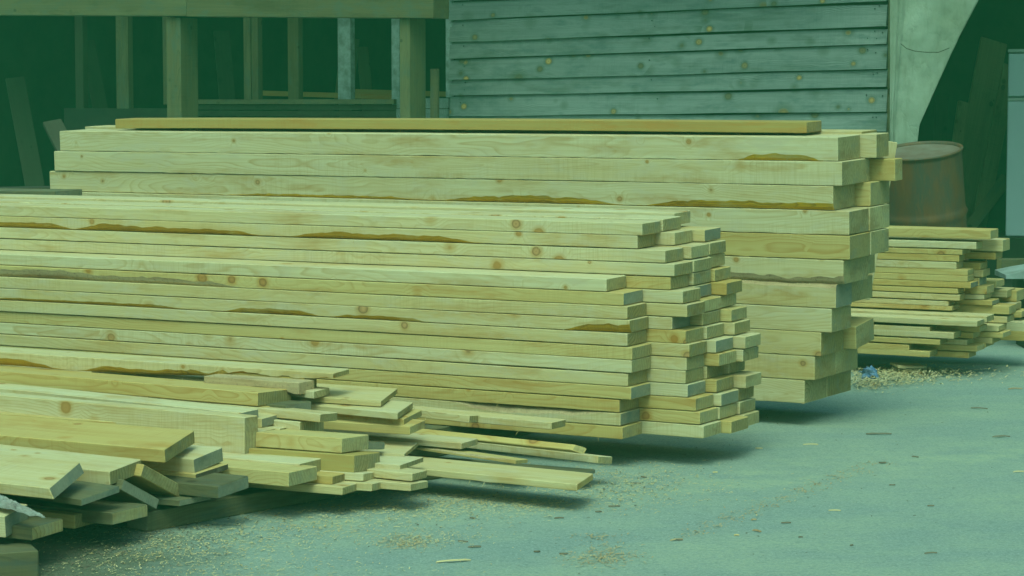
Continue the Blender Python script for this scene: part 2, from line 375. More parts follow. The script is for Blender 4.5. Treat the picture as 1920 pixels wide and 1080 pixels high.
# ------------------------------------------------------------------ rear stack of beams
fr = Frame(at_z(1508, 757, .10), 31)
RP = .1017
rear_A = [  # bottom up: xe, xl, width
    (1508, 150, .235, 'pale', 'end', {}), (1527, 140, .22, 'pale', 'endpale', {}), (1539, 132, .245, 'pale', 'end', {}),
    (1559, 120, .21, 'pale', 'end', {}), (1567, 125, .17, 'pale', 'endgrey', dict(wane=[(-.2, 1.2, .18)], side='t', wmat='slab')),
    (1581, 118, .27, 'pale', 'end', dict(wane=[(-.4, 4.6, .45)], side='b', wmat='slab')),
    (1593, 110, .22, 'yellow', 'end', {}), (1592, 102, .21, 'pale', 'end', {}),
    (1562, 92, .23, 'pale', 'end', dict(wane=[(-.25, .92, .34), (.98, 1.95, .34), (2.0, 3.2, .15)])),
    (1578.5, 103, .30, 'pale', 'end', {}), (1571, 113, .235, 'pale', 'end', dict(wane=[(.07, .46, .30)]))]
for i, (xe, xl, w, wd, en, kw) in enumerate(rear_A):
    stack_board(fr, .10, i, RP, 0, w, xe, 'beam', 'beams of the rear stack',
                f'thick pine beam in the front column of the tall rear stack, {ORD[11 - i]} from its top',
                k=.035, xl=xl, mat=wd, end=en, name='pine_beam', fuzz=44 if i in (5, 6, 7, 8, 9) else 16, rag=.004 if i in (5, 6, 7) else .0022, **kw)
rear_B = [(1551, .26), (1567, .24), None, (1560, .2), (1585, .3), (1600, .24), (1633, .2), (1631, .22), (1632, .215), None, (1643, .14)]
for i, q in enumerate(rear_B):
    if not q: continue
    v = rear_A[i][2] + .012
    stack_board(fr, .10, i, RP, v, q[1], q[0], 'beam', 'beams of the rear stack',
                f'thick pine beam behind the front column of the rear stack, {ORD[11 - i]} row from its top',
                k=.035, L=3.9 + .1 * (i % 3), mat='yellow' if i in (8, 4) else 'pale', end='endpale' if i % 2 else 'end', name='pine_beam', rag=.0015)
# odd rough-ended beam sticking out of the second row and the tilted offcut low down
stack_board(fr, .10, 9, RP, .34, .085, 1678, 'beam', 'beams of the rear stack', 'beam with a rough torn face jutting farthest right from the rear stack', k=.035, L=3.6, mat='yellow', end='endpale', name='pine_beam', th=.093)
z = .10 + 2 * RP; t = fr.t_px(1604, .26, z)
tag(timber(fr.pt(t, .27, z + .008), fr.u, (fr.v + Vector((0, 0, .12))).normalized(), 2.2, .20, .098, mat='yellow', end='end', name='pine_beam'),
    'tilted short beam poking out of the third lowest row of the rear stack', 'beam', 'beams of the rear stack')
# board on top
z = .10 + 11 * RP + .012; v = .09; t = fr.t_px(1512, v, z); t1 = fr.t_px(216, v, z)
tag(timber(fr.pt(t, v, z), fr.u, (fr.v + Vector((0, 0, .035))).normalized(), t1 - t, .16, .046, mat='amber', end='end', seed=3, fuzz=3, bow=.004),
    'orange-toned board lying alone on top of the rear stack', 'board')
z = .10 + 11 * RP + .004; v = .22; t = fr.t_px(1610, v, z)
tag(timber(fr.pt(t, .25, z), fr.u, (fr.v + Vector((0, 0, .035))).normalized(), fr.t_px(152, v, z) - t, .17, .014, mat='pale', end='end', fuzz=40, rag=.004),
    'thin pale rough slat under the orange-toned top board', 'board')
p = at_d(1612, 560, 10.9); p2 = at_d(1664, 264, 10.9)
tag(timber(p, (p2 - p).normalized(), Vector((1, .15, 0)), (p2 - p).length, .05, .03, mat='pale', end='end', far_shear=1),
    'upright pale offcut standing between the rear stack and the rusty drum', 'board')
bearer(fr, .55, -.05, .62, .10, 'rough bearer under the right end of the rear stack')
bearer(fr, 3.6, -.05, .62, .10, 'rough bearer under the left end of the rear stack')

# ------------------------------------------------------------------ right-hand far stack of thin boards
fs = Frame(at_z(1743, 670, .10), 29)
def S(px_y_top, px_y_bot, xe, v, w, lab, wd='pale', en='end', L=3.4, xl=None, k=.0):
    t, zb = fs.tz(xe, px_y_bot, v); _, zt = fs.tz(xe, px_y_top, v)
    if xl is not None: L = fs.t_px(xl, v, zb) - t
    o = timber(fs.pt(t, v, zb), (fs.u + fs.v * random.uniform(-.006, .006)).normalized(), (fs.v + Vector((0, 0, .03))).normalized(), L, w, zt - zb, mat=wd, end=en, fuzz=3)
    return tag(o, lab, 'board', 'boards of the far right stack')
far = [(432, 449, 1857, 'yellow', 'endpale', .13), (454.5, 467.5, 1830, 'pale', 'endpale', .11), (468.5, 478, 1804, 'yellow', 'end', .14), (479, 491, 1798, 'yellow', 'end', .1),
       (492, 505, 1793, 'pale', 'endpale', .11), (506, 517, 1814, 'yellow', 'end', .1), (517.5, 529, 1814, 'yellow', 'end', .1), (530, 541, 1820, 'yellow', 'endgrey', .12),
       (541.5, 551, 1796, 'yellow', 'end', .1), (553, 564, 1799, 'pale', 'end', .09), (565, 574, 1778, 'pale', 'end', .1), (575, 583, 1785, 'yellow', 'end', .12)]
for i, (a, b_, xe, wd, en, w) in enumerate(far):
    S(a, b_, xe, .20, w, f'thin pine board in the upper half of the far right stack, {ORD[i + 1]} from the top', wd, en)
low = [(593, 605, 1850, .12, .12, 'pale'), (602, 613, 1832, 0, .115, 'pale'), (614, 622, 1743, 0, .1, 'pale'), (624, 636, 1788, 0, .12, 'pale'), (637, 647, 1762, 0, .12, 'yellow'), (647, 658, 1704, 0, .1, 'yellow'), (659, 670, 1743, 0, .12, 'yellow')]
for i, (a, b_, xe, v, w, wd) in enumerate(low):
    S(a, b_, xe, v, w, f'thin pine board in the low front ledge of the right stack, {ORD[i + 1]} from top', wd, 'end')
col2 = [(450, 472, 1880, .36), (474, 487, 1866, .36), (493, 506, 1838, .34), (507, 520, 1843, .34), (521, 536, 1836, .34), (537, 552, 1850, .34), (553, 562, 1845, .34), (564, 573, 1860, .34), (574, 590, 1892, .36), (594, 606, 1888, .36),
        (612, 623, 1837, .13), (624, 635, 1824, .13), (637, 647, 1813, .13), (649, 660, 1832, .13), (661, 672, 1816, .13)]
for i, (a, b_, xe, v) in enumerate(col2):
    S(a, b_, xe, v, .12, f'thin pine board in the second column of the far right stack, {ORD[i + 1]} from the top', 'yellow' if i % 3 else 'pale', 'endgrey' if i in (4, 7) else 'endpale')
col3 = [(527, 540, 1868, .55), (544, 558, 1888, .62), (545, 566, 1906, .7), (570, 583, 1900, .62), (584, 596, 1915, .66), (604, 622, 1920, .62), (622, 640, 1924, .62), (611, 622, 1872, .27), (624, 634, 1880, .27), (634, 645, 1860, .27), (642, 652, 1848, .27)]
for i, (a, b_, xe, v) in enumerate(col3):
    S(a, b_, xe, v, .14, f'thin pine board in the back columns of the far right stack, {ORD[i + 1]} counted downwards', 'pale' if i % 2 else 'yellow', 'endpale')
bearer(fs, .75, -.05, .75, .098, 'bearer under the far right stack behind the sawdust heap')

# ------------------------------------------------------------------ front pile
def quad(ftr, z0, btr, lp, hpx, lab, wd='pale', en='end', L=3.2, w=None, dz=None, name='pine_board', zl=None, **kw):
    """near end seen at pixels ftr (front top corner) and btr (back top corner); lp is another point of the front top edge"""
    a = at_z(*ftr, z0); l = at_z(*lp, z0 if zl is None else zl); u = (l - a).normalized()
    best = None
    for i in range(-40, 61):
        z1 = z0 + i * .001 if dz is None else z0 + dz
        b = at_z(*btr, z1); d = b - a; ln = d.length
        if ln < .02: continue
        c = d.dot(u) / ln; 
        if dz is None and w is not None: cost = abs(ln - w) * 6 + abs(c) * .6 + abs(z1 - z0) * 2
        else: cost = abs(c) + abs(z1 - z0) * 4
        if best is None or cost < best[0]: best = (cost, b, c, ln)
        if dz is not None: break
    _, b, c, ln = best; d = b - a
    dep = (a - Vector((0, 0, H))).dot(Vector((0, CP, -SP)))
    th = hpx / F * dep
    perp = d - u * d.dot(u); ww = perp.length; sh = d.dot(u) / ww
    vv = perp.normalized(); n = u.cross(vv)
    if n.z < 0: n = -n
    if QV: print('%-60s w=%.3f th=%.3f dz=%.3f shear=%.2f d=%.2f yaw=%.1f' % (lab[:60], ww, th, d.z, sh, dep, math.degrees(math.atan2(u.y, -u.x))))
    o = timber(a - n * th, u, vv, L, ww, th, mat=wd, end=en, shear=sh, name=name, **kw)
    return tag(o, lab, 'board', 'boards of the front pile')
QV = False
B = 'front pile'
# topmost plank with the bark edge
quad((624, 700), .392, (655, 691), (0, 660), 28, 'topmost long plank of the front pile with a golden bark edge', 'pale', 'end', L=4.2, w=.15,
     wane=[(-.6, .62, .8), (.5, 1.15, .58), (1.18, 4.9, .55)], fuzz=20, seed=5, dz=.004, taper=.62)
quad((483, 736), .342, (547, 728.5), (0, 696), 26, 'yellowish plank directly under the bark-edged top plank', 'yellow', 'end', L=4, w=.2)
quad((449, 774), .296, (485, 766), (0, 728), 20, 'pale plank behind the deep beam standing on its edge', 'pale', 'endgrey', L=4, w=.1)
quad((458, 783), .293, (484, 779), (0, 741), 83, 'deep plank standing on its edge in the front pile', 'pale', 'endpale', L=4, w=.065)
quad((308, 843), .262, (364, 807), (0, 815.5), 26, 'broad plank with a steep cut end lying before the deep edge-on plank', 'yellow', 'end', L=3.6, w=.2, dz=.026)
quad((362, 861), .212, (417, 838), (120, 838), 28, 'plank whose end peeps out under the broad steep-cut plank', 'pale', 'endgrey', L=3, w=.16)
quad((366, 889), .165, (428, 869), (140, 866), 12, 'rough bark-flecked board under the plank below the broad one', 'yellow', 'bark', L=3, w=.16)
quad((205, 884), .226, (265, 861), (0, 861), 27, 'broad plank with a chipped front corner, left of the broad steep-cut plank', 'pale', 'end', L=3.2, w=.19)
quad((100, 916), .232, (157, 867), (0, 905), 22, 'broad weathered plank with slanted grey end at the far left', 'pale', 'endgrey', L=3.2, dz=.03, bevel=.5)
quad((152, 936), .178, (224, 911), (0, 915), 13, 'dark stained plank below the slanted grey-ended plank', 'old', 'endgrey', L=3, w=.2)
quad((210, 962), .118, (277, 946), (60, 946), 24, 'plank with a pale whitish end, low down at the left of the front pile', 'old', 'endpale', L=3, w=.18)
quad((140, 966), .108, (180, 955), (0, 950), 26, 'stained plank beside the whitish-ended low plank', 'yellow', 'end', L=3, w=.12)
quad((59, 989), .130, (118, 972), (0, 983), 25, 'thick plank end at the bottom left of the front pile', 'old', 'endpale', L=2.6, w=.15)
quad((8, 968), .165, (52, 945), (-60, 962), 42, 'weathered grey-ended plank cut by the left picture edge', 'pale', 'endgrey', L=2.4, w=.15)
# birch-barked slab tapering to a point
def birch():
    a = at_z(83, 971, .176); bdir = (at_z(0, 943, .19) - a).normalized()
    V = []; Fc = []; n = 40; m = 17
    side = Vector((-bdir.y, bdir.x, 0))
    if side.y < 0: side = -side
    for i in range(n):
        q = i / (n - 1); rr = .004 + .055 * q ** .8; c = a + bdir * (q * .55)
        for k in range(m):
            an = math.pi * k / (m - 1)
            V.append(tuple(c + side * (math.cos(an) * rr * -1) + Vector((0, 0, math.sin(an) * rr * .55 + .007 * noise.noise(Vector((q * 14, k * .6, 0))) + .004 * noise.noise(Vector((q * 40, k * 1.5, 3)))))))
    for i in range(n - 1):
        for k in range(m):
            k2 = (k + 1) % m; Fc.append((i * m + k, i * m + k2, (i + 1) * m + k2, (i + 1) * m + k))
    Fc.append(tuple(range(m))); Fc.append(tuple(range((n - 1) * m, n * m)))
    o = link('bark_slab', V, Fc, [M['birch']])
    tag(o, 'pointed slab with flaking white bark at the left picture edge', 'slab')
birch()
# planks lying on a slant
def rolled(px, z, lp, w, th, roll, lab, wd='yellow', en='end', L=2.5):
    a = at_z(*px, z); u = (at_z(*lp, z) - a).normalized()
    v = Vector((u.y, -u.x, 0));
    if v.y < 0: v = -v
    v = (v * math.cos(roll) + Vector((0, 0, math.sin(roll)))).normalized()
    o = timber(a, u, v, L, w, th, mat=wd, end=en); return tag(o, lab, 'board', 'boards of the front pile')
rolled((263, 893), .192, (120, 877), .21, .04, R(-27), 'plank tipped on a slant, its end between the chipped plank and the low ones', 'yellow', 'end')
rolled((226, 919), .165, (100, 905), .19, .035, R(-27), 'dark plank tipped on a slant under the other slanting plank', 'old', 'endgrey')
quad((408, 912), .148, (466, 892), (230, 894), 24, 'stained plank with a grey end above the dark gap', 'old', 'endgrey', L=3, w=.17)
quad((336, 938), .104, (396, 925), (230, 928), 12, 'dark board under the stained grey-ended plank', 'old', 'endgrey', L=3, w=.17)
# right half of the front pile
quad((490, 785), .268, (541, 771), (440, 781), 18, 'plank with a slate grey end right of the deep edge-on plank', 'pale', 'endgrey', L=2.5, w=.15)
quad((535, 760), .296, (584, 752), (480, 756), 26, 'plank with a dark blue-grey end under the bark-edged top plank', 'old', 'endgrey', L=.6, w=.15)
quad((491, 764), .290, (528, 757), (440, 758), 16, 'short plank end in the shade above the slate grey end', 'yellow', 'end', L=2.5, w=.12)
quad((487, 809), .236, (522, 802), (440, 805), 26, 'pale plank end right beside the deep edge-on plank', 'pale', 'endpale', L=2.5, w=.12)
quad((524, 803), .236, (550, 798), (480, 800), 24, 'plank end right of the pale end beside the deep edge-on plank', 'pale', 'end', L=2.5, w=.1)
quad((562, 791), .256, (608, 783), (500, 786), 26, 'plank with a pale end under the dark blue-grey one', 'pale', 'endpale', L=2.5, w=.15)
quad((600, 776), .290, (633, 773), (560, 772), 16, 'small pale board peeping out right of the blue-grey plank end', 'pale', 'end', L=1.6, w=.12)
quad((641, 822), .236, (692, 815), (545, 815), 28, 'honey-coloured beam with two nail holes in its face', 'yellow', 'endpale', L=2.6, w=.17)
quad((664, 854), .185, (713, 848), (545, 846), 33, 'thick yellow beam with bold grain and a wane-edged end', 'amber', 'end', L=2.6, w=.17)
quad((541, 886), .165, (595, 874), (466, 879), 27, 'ragged-edged plank jutting forward in the middle of the front pile', 'yellow', 'endpale', L=2.8, w=.18, rag=.004)
quad((561, 869), .170, (607, 858), (500, 864), 26, 'plank lying just behind the ragged-edged jutting plank', 'pale', 'end', L=2.8, w=.16)
quad((623, 893), .128, (650, 886), (560, 888), 16, 'small board end under the thick yellow beam, left one', 'yellow', 'end', L=2.6, w=.11)
quad((681, 888), .128, (706, 884), (640, 885), 15, 'small board end under the thick yellow beam, right one', 'pale', 'endpale', L=2.6, w=.11)
quad((642, 914), .100, (672, 905), (560, 907), 15, 'lowest board of the pile, second from the left of the bottom row', 'pale', 'endpale', L=2.6, w=.12)
quad((697, 907), .100, (732, 899), (668, 905), 15, 'board end in the bottom row between two others, above the bearer', 'pale', 'endpale', L=2.6, w=.12)
quad((770, 907), .100, (803, 901), (733, 904), 14, 'board end at the right of the bottom row of the front pile', 'pale', 'endpale', L=2.6, w=.12)
quad((773, 888), .128, (801, 881), (715, 882), 15, 'board lying on the rightmost bottom-row board', 'pale', 'endpale', L=2.6, w=.12)
quad((588, 734), .330, (618, 727), (560, 731), 14, 'short board on the broad pale plank behind the pile', 'pale', 'endpale', L=1.2, w=.12)
quad((714, 752), .300, (745, 728), (600, 744), 11, 'broad pale plank, highest of the group right of the pile', 'pale', 'end', L=2.4, dz=.012)
quad((745, 774), .274, (774, 754), (590, 760), 13, 'plank with a knot near its end below the broad pale plank', 'pale', 'end', L=2.4, dz=.008)
quad((757, 785), .248, (791, 768), (600, 772), 13, 'plank with a split end under the knotty one', 'yellow', 'end', L=2.4, dz=.006)
quad((768, 800), .224, (797, 787), (620, 790), 16, 'shaded board with a squared pale tip under the split-ended plank', 'yellow', 'endpale', L=2.4, w=.12)
quad((865, 831), .140, (896, 822), (740, 820), 12, 'plank pointing right with a warm orange end, above the long one', 'pale', 'endpale', L=2.2, w=.14)
quad((758, 851), .150, (783, 830), (700, 848), 8, 'plank with a slanting cut end, upper of two beside the yellow beam', 'pale', 'end', L=1.8, dz=.0)
quad((750, 872), .140, (794, 857), (690, 868), 10, 'plank with a slanting cut end, lower of two beside the yellow beam', 'pale', 'end', L=1.8, dz=.0)
quad((691, 829), .200, (722, 829), (640, 826), 14, 'grey-green board end beside the honey-coloured beam', 'old', 'endgrey', L=1.8, w=.1)
quad((1082, 908), .098, (1112, 887.5), (780, 877.5), 13, 'long pale plank lying lowest, reaching far right over the asphalt', 'pale', 'yellow', L=2.6, dz=.0, fuzz=30, rag=.003)
quad((1096, 886), .066, (1116, 880), (800, 862), 8, 'board with a dark stained tip behind the long low plank', 'old', 'endgrey', L=2.2, w=.12)
quad((967, 863), .112, (990, 861), (830, 843.5), 7, 'rough-edged narrow board lying on the long low plank', 'yellow', 'yellow', L=1.4, w=.11, rag=.004, wane=[(.0, .7, .5)], wmat='slab', side='t')
quad((1076, 833), .150, (1102, 841), (792, 803), 14, 'long lath whose cut corner points right, below the middle stack', 'yellow', 'end', L=2.2, w=.08, dz=-.012)
quad((1121, 855), .110, (1149, 856), (896, 829), 14, 'long lath reaching farthest right with a square end', 'pale', 'end', L=2.4, w=.09, dz=-.008)
quad((1034, 792), .205, (1061, 786), (901, 780), 14, 'long plank close before the foot of the middle stack', 'pale', 'end', L=2.4, w=.12)
quad((880, 779), .212, (901, 778), (790, 769), 14, 'split board with torn fibres lying before the middle stack', 'pale', 'end', L=1.6, w=.08, fuzz=20, rag=.004)
# bearers and blocks below the front pile
def bearer2(p0, p1, w, h, lab):
    a = at_z(*p0, 0); b = at_z(*p1, 0); d = b - a; s = Vector((-d.y, d.x, 0)).normalized()
    if s.y < 0: s = -s
    o = timber(a + Vector((0, 0, .002)), d.normalized(), s, d.length, w, h, mat='old', end='endgrey', name='bearer')
    tag(o, lab, 'bearer', 'bearers under the stacks')
bearer2((277, 998), (850, 893), .10, .062, 'long grey bearer on the ground under the front pile')
bearer2((-60, 1092), (73, 1082), .14, .075, 'short block on the ground in the bottom left corner')
bearer2((880, 818), (975, 806), .07, .07, 'pale bearer end in the shade before the middle stack')
# post-end piece with the orange streak between the top planks
p = at_z(560, 741, .318)
tag(timber(p, fm.u, fm.v, .42, .10, .045, mat='slab', end='slab', wane=[(.0, .4, .5)], wmat='bark', fuzz=30),
    'stubby bark-flecked block with torn fibres propping the topmost plank', 'block')
p = at_z(571, 744, .300)
tag(timber(p, fm.u, fm.v, .42, .08, .07, mat='yellow', end='end', seed=2),
    'small upright-edged block right of the bark-flecked one', 'block')

# ------------------------------------------------------------------ shed
fw = Frame(at_d(1666, 400, 15.1), 31)
shed = empty('plank_shed', fw.o); tag(shed, 'open-fronted weathered plank shed behind the timber stacks', 'shed')
def part(name, V, Fc, m, parent=shed, mi=None, smooth=False):
    o = link(name, V, Fc, m if isinstance(m, list) else [m], mi, smooth=smooth)
    if parent is not None:
        o.parent = parent; o.matrix_parent_inverse = Matrix.Translation(parent.location).inverted()
    return o
def box_tvz(fr_, t0, t1, v0, v1, z0, z1, V, Fc, jit=0):
    k = len(V)
    for (t, v, z) in [(t0, v0, z0), (t1, v0, z0), (t1, v1, z0), (t0, v1, z0), (t0, v0, z1), (t1, v0, z1), (t1, v1, z1), (t0, v1, z1)]:
        V.append(tuple(fr_.pt(t, v, z)))
    Fc += [(k, k + 3, k + 2, k + 1), (k + 4, k + 5, k + 6, k + 7), (k, k + 1, k + 5, k + 4), (k + 1, k + 2, k + 6, k + 5), (k + 2, k + 3, k + 7, k + 6), (k + 3, k, k + 4, k + 7)]
# silvered siding: courses follow the slightly sagging lines of the photo
rows = [((847, -75), (1666, -120)), ((847, -38), (1666, -82)), ((847, 2), (1666, -38)), ((847, 37.5), (1666, 2.5)), ((847, 79), (1666, 49)), ((847, 110), (1666, 82)), ((847, 150), (1666, 129)), ((847, 179.5), (1666, 163)), ((847, 218), (1666, 209)), ((847, 252), (1666, 247)), ((847, 290), (1666, 288)), ((847, 332), (1666, 334))]
def siding():
    # every course is a long plank; object coordinates follow the plank, so build in a local frame
    V = []; Fc = []
    N = 26
    for r in range(len(rows) - 1):
        (l0, r0), (l1, r1) = rows[r], rows[r + 1]
        rs = random.Random(r + 3)
        base = len(V)
        gap = 1.6 * [0.012, .006, .010, .012, .016, .010, .008, .012, .006, .006, .006][r]
        for i in range(N + 1):
            q = i / N
            xt = l0[0] + (r0[0] - l0[0]) * q
            tt, zt = fw.tz(xt, l0[1] + (r0[1] - l0[1]) * q); tb, zb = fw.tz(xt, l1[1] + (r1[1] - l1[1]) * q)
            zt += .010 * noise.noise(Vector((q * 3.5, r * 3.3, 0))) - gap * (.6 + .8 * noise.noise(Vector((q * 2.2, r * 1.7, 5)))) * (.5 + .8 * q)
            zb += .007 * noise.noise(Vector((q * 4, r * 5.3, 2)))
            wq = .006 * noise.noise(Vector((q * 3, r * 2.1, 8)))
            for (v, z) in [(-.036 + wq, zb), (-.016 + wq, zt), (-.004, zt), (-.004, zb)]:
                V.append((-tt, v, z))
        for i in range(N):
            a = base + i * 4; b = a + 4
            for k in range(4):
                k2 = (k + 1) % 4; Fc.append((a + k, b + k, b + k2, a + k2))
        Fc.append((base, base + 1, base + 2, base + 3)); e = base + N * 4; Fc.append((e + 3, e + 2, e + 1, e))
    me = bpy.data.meshes.new('siding'); me.from_pydata(V, [], Fc); me.materials.append(M['siding']); me.update()
    o = bpy.data.objects.new('siding', me); COL.objects.link(o); o.parent = shed
    m4 = Matrix((-fw.u, fw.v, Vector((0, 0, 1)))).transposed().to_4x4(); m4.translation = Vector((0, 0, 0))
    o.matrix_local = m4
    # rows of nail heads
    V = []; Fc = []
    for px in (1648, 1632, 1224, 872):
        for r in range(2, 9):
            (l0, r0), (l1, r1) = rows[r], rows[r + 1]
            q = (px - 847) / 819; yt = l0[1] + (r0[1] - l0[1]) * q; yb = l1[1] + (r1[1] - l1[1]) * q
            for f_ in (.28, .72):
                t, z = fw.tz(px + random.uniform(-9, 9), yt + (yb - yt) * (f_ + random.uniform(-.12, .12)), -.026)
                k = len(V); rr = .0045
                for a in range(6): V.append(tuple(fw.pt(t + rr * math.cos(a * 1.047), -.0285, z + rr * math.sin(a * 1.047))))
                for a in range(6): V.append(tuple(fw.pt(t + rr * math.cos(a * 1.047), -.022, z + rr * math.sin(a * 1.047))))
                Fc.append(tuple(range(k, k + 6))); Fc += [(k + a, k + (a + 1) % 6, k + 6 + (a + 1) % 6, k + 6 + a) for a in range(6)]
    part('nail_heads', V, Fc, M['nail'])
siding()
def vt(px, z=1.4, v=0): return fw.t_px(px, v, z)
tR = 0; tA = vt(1666); tB = vt(847)
# backing behind the siding, shed shell: side walls, back wall, roof, floor is the ground
Vv, Ff = [], []
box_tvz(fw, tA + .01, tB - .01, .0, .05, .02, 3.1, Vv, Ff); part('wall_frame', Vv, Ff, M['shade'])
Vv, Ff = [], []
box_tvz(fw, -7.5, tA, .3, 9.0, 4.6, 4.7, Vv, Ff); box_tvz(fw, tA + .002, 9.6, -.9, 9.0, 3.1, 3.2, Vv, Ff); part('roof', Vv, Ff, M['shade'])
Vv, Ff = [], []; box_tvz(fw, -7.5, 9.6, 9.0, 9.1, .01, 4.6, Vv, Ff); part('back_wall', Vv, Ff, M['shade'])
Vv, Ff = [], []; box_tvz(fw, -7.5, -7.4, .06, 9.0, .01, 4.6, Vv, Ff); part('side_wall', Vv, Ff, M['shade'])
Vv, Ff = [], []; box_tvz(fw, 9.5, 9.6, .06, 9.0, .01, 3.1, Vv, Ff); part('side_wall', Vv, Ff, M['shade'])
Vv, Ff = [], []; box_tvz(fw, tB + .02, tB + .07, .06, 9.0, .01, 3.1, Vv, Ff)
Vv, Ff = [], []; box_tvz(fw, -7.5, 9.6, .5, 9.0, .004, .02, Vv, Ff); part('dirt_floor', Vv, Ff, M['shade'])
# window strip left of the siding: sill, apron boards, mullions
def upright(px0, px1, y0, y1, v, depth, m, name, par=shed):
    t0, zt = fw.tz(px1, y0, v); t1, _ = fw.tz(px0, y0, v); _, zb = fw.tz(px0, y1, v)
    o3 = fw.pt(t0, v, zb)
    o = timber(o3, Vector((0, 0, 1)), fw.v, zt - zb, .1, .05, mat=m) if False else None
    V2, F2 = [], []; box_tvz(fw, 0, t1 - t0, 0, depth, 0, zt - zb, V2, F2)
    # local frame with x up so the grain runs along the post
    q = [Vector(p_) - fw.o for p_ in V2]
    V3 = [(p_.z, p_.dot(fw.v), p_.dot(fw.u)) for p_ in q]
    m4 = Matrix((Vector((0, 0, 1)), fw.v, fw.u)).transposed().to_4x4()
    if m4.to_3x3().determinant() < 0:
        V3 = [(p_.z, p_.dot(fw.v), -p_.dot(fw.u)) for p_ in q]; m4 = Matrix((Vector((0, 0, 1)), fw.v, -fw.u)).transposed().to_4x4()
    m4.translation = fw.pt(t0, v, zb) - fw.o
    ob = link(name, V3, F2, [M[m]]); ob.parent = par; ob.matrix_local = m4
    bv = ob.modifiers.new('bev', 'BEVEL'); bv.width = .004; bv.segments = 2
    return ob
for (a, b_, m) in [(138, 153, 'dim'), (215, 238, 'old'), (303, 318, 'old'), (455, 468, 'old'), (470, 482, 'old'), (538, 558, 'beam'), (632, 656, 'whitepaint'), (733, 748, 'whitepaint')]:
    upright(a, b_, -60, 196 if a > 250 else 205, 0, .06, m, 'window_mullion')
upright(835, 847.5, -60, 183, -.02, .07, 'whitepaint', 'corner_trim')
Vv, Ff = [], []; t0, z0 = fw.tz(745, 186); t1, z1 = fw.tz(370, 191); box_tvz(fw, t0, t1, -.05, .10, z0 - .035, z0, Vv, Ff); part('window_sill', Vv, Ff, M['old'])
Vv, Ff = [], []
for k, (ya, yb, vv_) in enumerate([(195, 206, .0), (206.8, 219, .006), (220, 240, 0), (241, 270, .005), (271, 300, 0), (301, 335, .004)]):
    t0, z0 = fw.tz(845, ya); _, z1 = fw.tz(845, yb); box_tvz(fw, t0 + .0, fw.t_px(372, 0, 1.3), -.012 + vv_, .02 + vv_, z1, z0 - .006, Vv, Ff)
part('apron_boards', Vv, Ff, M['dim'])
Vv, Ff = [], []
t0, z0 = fw.tz(372, 203); _, z1 = fw.tz(372, 345); box_tvz(fw, t0 + .01, fw.t_px(120, 0, 1.3), .0, .03, z1, z0, Vv, Ff)
part('apron_boards', Vv, Ff, M['shade'])
Vv, Ff = [], []
for k, (ya, yb, vv_) in enumerate([(184, 203, .0), (204.5, 222, -.006), (223, 245, 0)]):
    t0, z0 = fw.tz(845, ya); _, z1 = fw.tz(845, yb); ta = fw.t_px(950 if k == 1 else 846, 0, 1.4); tb = fw.t_px(750, 0, 1.4); box_tvz(fw, ta if k != 1 else fw.t_px(846, 0, 1.4), tb, -.045 + vv_, -.02 + vv_, z1, z0, Vv, Ff)
part('low_boards', Vv, Ff, M['siding'])
# porch posts and beams stand before the wall
upright(311, 338, 33, 520, -.75, .20, 'beam', 'post')
upright(749, 768, 34, 520, -.75, .20, 'beam', 'post')
upright(806, 819.5, 129, 420, -.5, .03, 'old', 'lath')
def hbeam(px0, px1, yb, yt, v, depth, m, name):
    t0, zb = fw.tz(px1, yb, v); t1 = fw.t_px(px0, v, zb); _, zt = fw.tz(px1, yt, v)
    o = timber(fw.pt(t0, v, zb), (fw.u + Vector((0, 0, (fw.tz(px0, yb - (2 if px1 < 400 else 3), v)[1] - zb) / max(.1, t1 - t0)))).normalized(), fw.v, t1 - t0, depth, zt - zb, mat=m, end='old', name=name)
    mw = o.matrix_basis.copy(); o.parent = shed; o.matrix_basis = Matrix.Translation(-shed.location) @ mw
    return o
hbeam(-60, 349, 30, -55, -.78, .2, 'beam', 'lintel_beam')
hbeam(349.5, 812, 34, -50, -.79, .2, 'beam', 'lintel_beam')
# stuff dimly seen inside
def leaning(px_b, px_t, d, w, lab, m='dim', th=.03):
    a = at_d(*px_b, d); b = at_d(*px_t, d + .5); u = b - a
    o = timber(a, u.normalized(), Vector((1, .25, 0)), u.length, w, th, mat=m, end=m, name='old_plank')
    return tag(o, lab, 'plank', 'old planks inside the shed')
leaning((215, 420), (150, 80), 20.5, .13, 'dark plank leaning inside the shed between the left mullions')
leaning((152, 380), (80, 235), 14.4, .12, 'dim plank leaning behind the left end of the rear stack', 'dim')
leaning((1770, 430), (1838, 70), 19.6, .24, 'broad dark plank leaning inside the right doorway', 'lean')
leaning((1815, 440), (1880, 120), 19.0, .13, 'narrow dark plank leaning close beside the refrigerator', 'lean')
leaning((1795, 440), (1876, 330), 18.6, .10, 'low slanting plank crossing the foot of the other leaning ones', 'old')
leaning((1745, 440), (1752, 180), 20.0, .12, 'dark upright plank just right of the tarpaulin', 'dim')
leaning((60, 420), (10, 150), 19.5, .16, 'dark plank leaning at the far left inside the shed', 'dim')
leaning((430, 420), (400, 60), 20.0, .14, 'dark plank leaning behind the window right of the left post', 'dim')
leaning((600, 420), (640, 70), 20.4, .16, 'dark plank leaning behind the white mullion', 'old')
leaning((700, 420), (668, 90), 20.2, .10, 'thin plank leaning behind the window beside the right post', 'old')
leaning((1762, 430), (1795, 190), 18.8, .09, 'thin plank leaning at the tarpaulin side of the right doorway', 'lean')
